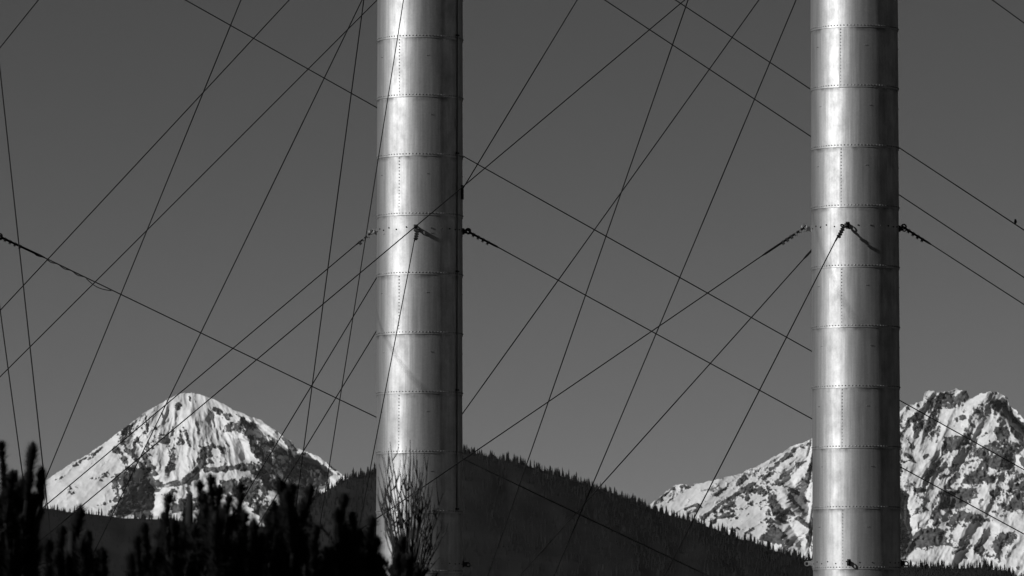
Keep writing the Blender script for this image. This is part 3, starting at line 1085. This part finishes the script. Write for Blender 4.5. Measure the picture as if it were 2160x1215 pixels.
# ------------------------------------------------------------------ foreground pines
def shoot(mb, tip, base, r, n, rng):
    """a needle-clad pine shoot: bunches of long needles stand out round a stem and splay at the tip"""
    tip, base = Vector(tip), Vector(base)
    ax = (tip - base)
    Ls = ax.length
    ax.normalize()
    u = ax.orthogonal().normalized(); w = ax.cross(u)
    ln0 = r / math.sin(math.radians(48))
    top = max(0.02, Ls - 0.8 * ln0)
    nodes = max(3, int(Ls / 0.035))
    fat = [rng.uniform(0.65, 1.15) for _ in range(nodes + 1)]
    bend = Vector((rng.uniform(-1, 1), rng.uniform(-1, 1), 0)) * 0.05 * Ls
    for i in range(n):
        if rng.random() < 0.22:
            t, spread = 1.0, math.radians(abs(rng.gauss(0, 26)))
            ln = ln0 * rng.uniform(0.6, 1.15)
        else:
            k = rng.randint(0, nodes)
            t = min(1, max(0, (k + rng.gauss(0, 0.22)) / nodes))
            spread = math.radians(rng.uniform(22, 74))
            ln = ln0 * fat[k] * rng.uniform(0.6, 1.15)
        a = rng.uniform(0, 6.283)
        d = u * math.cos(a) + w * math.sin(a)
        p0 = base + ax * (top * t) + bend * math.sin(math.pi * t)
        e = p0 + (ax * math.cos(spread) + d * math.sin(spread)) * ln
        m_ = p0.lerp(e, 0.55) + ax * ln * 0.05
        s = ax.cross(d) * rng.uniform(0.0026, 0.0046)
        k = len(mb.v)
        mb.v += [tuple(p0 - s), tuple(p0 + s), tuple(m_ + s * 0.9), tuple(m_ - s * 0.9), tuple(e)]
        mb.f += [(k, k + 1, k + 2, k + 3), (k + 3, k + 2, k + 4)]


def pine(label, trunk_px, D, tips, seed, top_y, spread=0.7):
    """tips: (px, py, width px, length px)"""
    rng = random.Random(seed)
    mp = D / FPX
    gx = at(trunk_px, 1215, D).x
    root = empty('pine_tree', (gx, D, 0))
    o = Vector((gx, D, 0))
    ztop = at(trunk_px, top_y, D).z
    tb = MB()
    tb.tube([(0, 0, -0.1), (0.03, 0, ztop * 0.35), (-0.02, 0.02, ztop * 0.7), (0, 0, ztop - 0.1)], [0.09, 0.075, 0.05, 0.02], 8)
    tb.build('trunk', M_BARK, root, True)
    fb, bb = MB(), MB()
    for (tx, ty, w, ln) in tips:
        Y = D + rng.uniform(-0.5, 0.5)
        tip = at(tx, ty, Y) - o
        lean = (tx - trunk_px) * 0.10 + rng.uniform(-15, 15)
        base = at(tx - lean, ty + ln, Y + rng.uniform(-0.05, 0.05)) - o
        r = w * mp * 0.90
        shoot(fb, tip, base, r, int(320 + 7.5 * ln), rng)
        # the branch that carries it: rises out of the trunk and turns up into the shoot
        zt = max(0.3, base.z - abs(base.x) * 0.45 - 0.35)
        st = Vector((0, 0, min(zt, ztop - 0.2)))
        mid = st.lerp(base, 0.6); mid.z -= 0.12
        bb.tube([st, mid, base, base.lerp(tip, 0.75)], [0.03, 0.02, 0.014, 0.006], 5, False)
        # short side tufts stand out from the shoot
        for q in range(rng.randint(0, 1)):
            p = base.lerp(tip, rng.uniform(0.05, 0.4))
            a = rng.uniform(0, 6.283)
            d = Vector((math.cos(a) * 0.8, math.sin(a) * 0.8, rng.uniform(0.5, 1.2))).normalized()
            shoot(fb, p + d * rng.uniform(0.12, 0.24), p, r * rng.uniform(0.6, 0.95), 150, rng)
        # side shoots along the branch keep the crown dense
        for q in range(1):
            p = mid.lerp(base, rng.uniform(0.3, 1.0)) + Vector((rng.uniform(-.10, .10), rng.uniform(-.25, .25), rng.uniform(-.1, .02)))
            shoot(fb, p + Vector((rng.uniform(-.06, .06), rng.uniform(-.06, .06), rng.uniform(0.14, 0.22))), p - Vector((0, 0, 0.12)), 0.06, 200, rng)
    # lower crown
    for q in range(130):
        z = rng.uniform(0.5, at(0, 1255, D).z)
        rad = rng.uniform(0.1, 1.0) ** 0.6 * spread
        a = rng.uniform(0, 6.283)
        p = Vector((rad * math.cos(a), rad * math.sin(a), z))
        shoot(fb, p + Vector((math.cos(a) * .09, math.sin(a) * .09, rng.uniform(.14, .26))), p - Vector((math.cos(a) * .08, math.sin(a) * .08, .1)), 0.05, 150, rng)
        bb.tube([(0, 0, max(0.2, z - 0.4)), p * 0.7 + Vector((0, 0, z * 0.3 - 0.15)), p], [0.018, 0.012, 0.006], 4, False)
    fb.build('crown', M_NEEDLE, root)
    bb.build('branches', M_BARK, root)
    tag(root, label, 'pine tree', 'dark pines in the foreground')
    return root


pine('dark pine with the tallest tip, in the bottom left corner', 30, 36.0,
     [(70, 938, 26, 120), (25, 996, 26, 110), (88, 988, 22, 70), (2, 933, 18, 120), (6, 1045, 40, 130), (40, 1040, 40, 150), (70, 1045, 36, 150),
      (-20, 1000, 36, 150), (55, 1085, 40, 130), (10, 1110, 44, 140), (84, 1075, 24, 90), (-50, 1060, 40, 150), (30, 1150, 44, 120), (75, 1150, 36, 120),
      (48, 1010, 26, 100), (90, 1030, 20, 80)], 1, 960)
pine('slim dark pine with one blunt upright tip, second from the left edge', 150, 37.0,
     [(170, 1070, 26, 170), (131, 1112, 20, 120), (215, 1160, 28, 120), (172, 1140, 34, 140), (120, 1165, 30, 120), (100, 1140, 26, 120), (158, 1180, 40, 120),
      (200, 1190, 24, 80), (68, 1103, 24, 130), (185, 1120, 18, 90)], 2, 1090)
pine('dark many tipped pine in front of the middle of the rounded mountain', 400, 35.0,
     [(303, 1106, 20, 120), (288, 1133, 18, 110), (276, 1168, 22, 110), (336, 1121, 20, 120), (344, 1085, 18, 120), (356, 1044, 19, 130), (392, 1075, 22, 130),
      (421, 1016, 19, 130), (444, 1003, 24, 150), (464, 1028, 20, 130), (484, 1046, 18, 120), (508, 1020, 22, 140), (366, 1100, 30, 130), (432, 1070, 34, 150),
      (455, 1090, 40, 150), (490, 1090, 34, 140), (410, 1110, 30, 130), (380, 1135, 34, 120), (330, 1155, 34, 110), (310, 1170, 34, 100), (516, 1082, 24, 130),
      (350, 1150, 30, 110), (440, 1130, 44, 130), (480, 1140, 44, 130), (500, 1130, 40, 130), (400, 1165, 44, 100), (365, 1175, 44, 90), (295, 1185, 34, 80),
      (430, 1040, 24, 130), (474, 1070, 26, 120)], 3, 1010)
pine('dark broad pine with twin blunt tips just right of the many tipped one', 600, 35.5,
     [(590, 1014, 28, 150), (615, 1022, 26, 140), (578, 1058, 22, 130), (655, 1026, 22, 160), (640, 1060, 18, 120), (566, 1083, 24, 120), (536, 1099, 24, 120),
      (600, 1070, 40, 150), (620, 1080, 34, 140), (648, 1090, 30, 140), (668, 1110, 20, 110), (550, 1125, 36, 120), (580, 1130, 44, 130), (610, 1140, 44, 130),
      (640, 1150, 44, 120), (530, 1150, 40, 120), (670, 1160, 36, 100), (603, 1040, 30, 130), (560, 1170, 44, 100), (690, 1185, 40, 90), (630, 1110, 40, 130)], 4, 1030)
pine('dark pine with stepped tips just left of the foot of the left stack', 745, 36.0,
     [(726, 1044, 23, 140), (711, 1075, 20, 130), (743, 1083, 20, 130), (785, 1091, 24, 140), (729, 1110, 36, 130), (760, 1120, 28, 120), (772, 1140, 34, 120),
      (744, 1140, 40, 120), (795, 1135, 22, 120), (710, 1145, 34, 110), (800, 1170, 26, 90), (690, 1160, 30, 100), (725, 1165, 44, 100), (780, 1175, 40, 90)], 5, 1070)
pine('small dark pine tip standing in front of the foot of the left stack', 850, 37.0,
     [(848, 1134, 26, 120), (837, 1168, 24, 90), (866, 1172, 24, 90), (880, 1195, 26, 80), (850, 1175, 34, 90), (826, 1195, 16, 80), (862, 1200, 40, 80)], 6, 1150, 0.18)

# ------------------------------------------------------------------ bare shrub before the left stack
SD = 52.0
sx = at(866, 1215, SD).x
shrub = empty('bare_shrub', (sx, SD, 0))
so_ = Vector((sx, SD, 0))
tips = [(800, 978), (797, 1005), (806, 960), (823, 932), (831, 990), (850, 955), (865, 928), (872, 955), (894, 955), (904, 958), (887, 995), (806, 1030),
        (795, 1042), (897, 1032), (909, 1046), (926, 1058), (931, 1075), (926, 1128), (916, 1075), (804, 1056), (845, 1000), (858, 1000), (820, 1010),
        (838, 1040), (915, 1010), (880, 1020), (812, 1075), (935, 1040), (822, 962), (862, 1005), (890, 1060), (905, 1085), (840, 1075), (870, 1060)]
rng = random.Random(5)
tips += [(tx + rng.uniform(-14, 14), ty + rng.uniform(0, 70)) for tx, ty in tips[:22]]
for i, (tx, ty) in enumerate(tips):
    Y = SD + rng.uniform(-0.5, 0.5)
    bx = 866 + (tx - 866) * 0.22 + rng.uniform(-6, 6)
    pts = []
    for q in range(9):
        t = q / 8
        x = bx + (tx - bx) * (t ** 1.25) + (rng.uniform(-2.2, 2.2) if 0 < q < 8 else 0)
        y = 1250 + (ty - 1250) * t
        pts.append(at(x, y, Y) - so_)
    pts.insert(0, Vector((rng.uniform(-.06, .06), rng.uniform(-.06, .06), 0)))
    mb = MB()
    mb.tube(pts, [0.014] + [0.0115 - 0.0085 * q / 8 for q in range(9)], 5)
    for q in range(rng.randint(3, 5)):
        j = rng.randint(3, 8)
        p = Vector(pts[j])
        d = Vector((rng.uniform(-.07, .07), rng.uniform(-.1, .1), rng.uniform(.12, .3)))
        mb.tube([p, p + d * 0.5 + Vector((d.x * .3, 0, 0)), p + d], [0.0075, 0.006, 0.0025], 4)
    mb.build('stem', M_TWIG, shrub, True)
tag(shrub, 'leafless shrub with thin upright stems in front of the left stack', 'shrub')

# ------------------------------------------------------------------ thin air between here and the mountains
hz = MB()
hz.box((0, 0, 1299), (41000, 0, 0), (0, 41000, 0), (0, 0, 1301))
mh = bpy.data.materials.new('thin_haze')
mh.use_nodes = True
mh.node_tree.nodes.clear()
pv = mh.node_tree.nodes.new('ShaderNodeVolumePrincipled')
pv.inputs['Color'].default_value = (0.9, 0.9, 0.9, 1)
pv.inputs['Density'].default_value = 0.12e-5
pv.inputs['Anisotropy'].default_value = 0.0
om = mh.node_tree.nodes.new('ShaderNodeOutputMaterial')
mh.node_tree.links.new(pv.outputs[0], om.inputs['Volume'])
tag(hz.build('haze', mh), 'thin even haze in the air', kind='stuff')
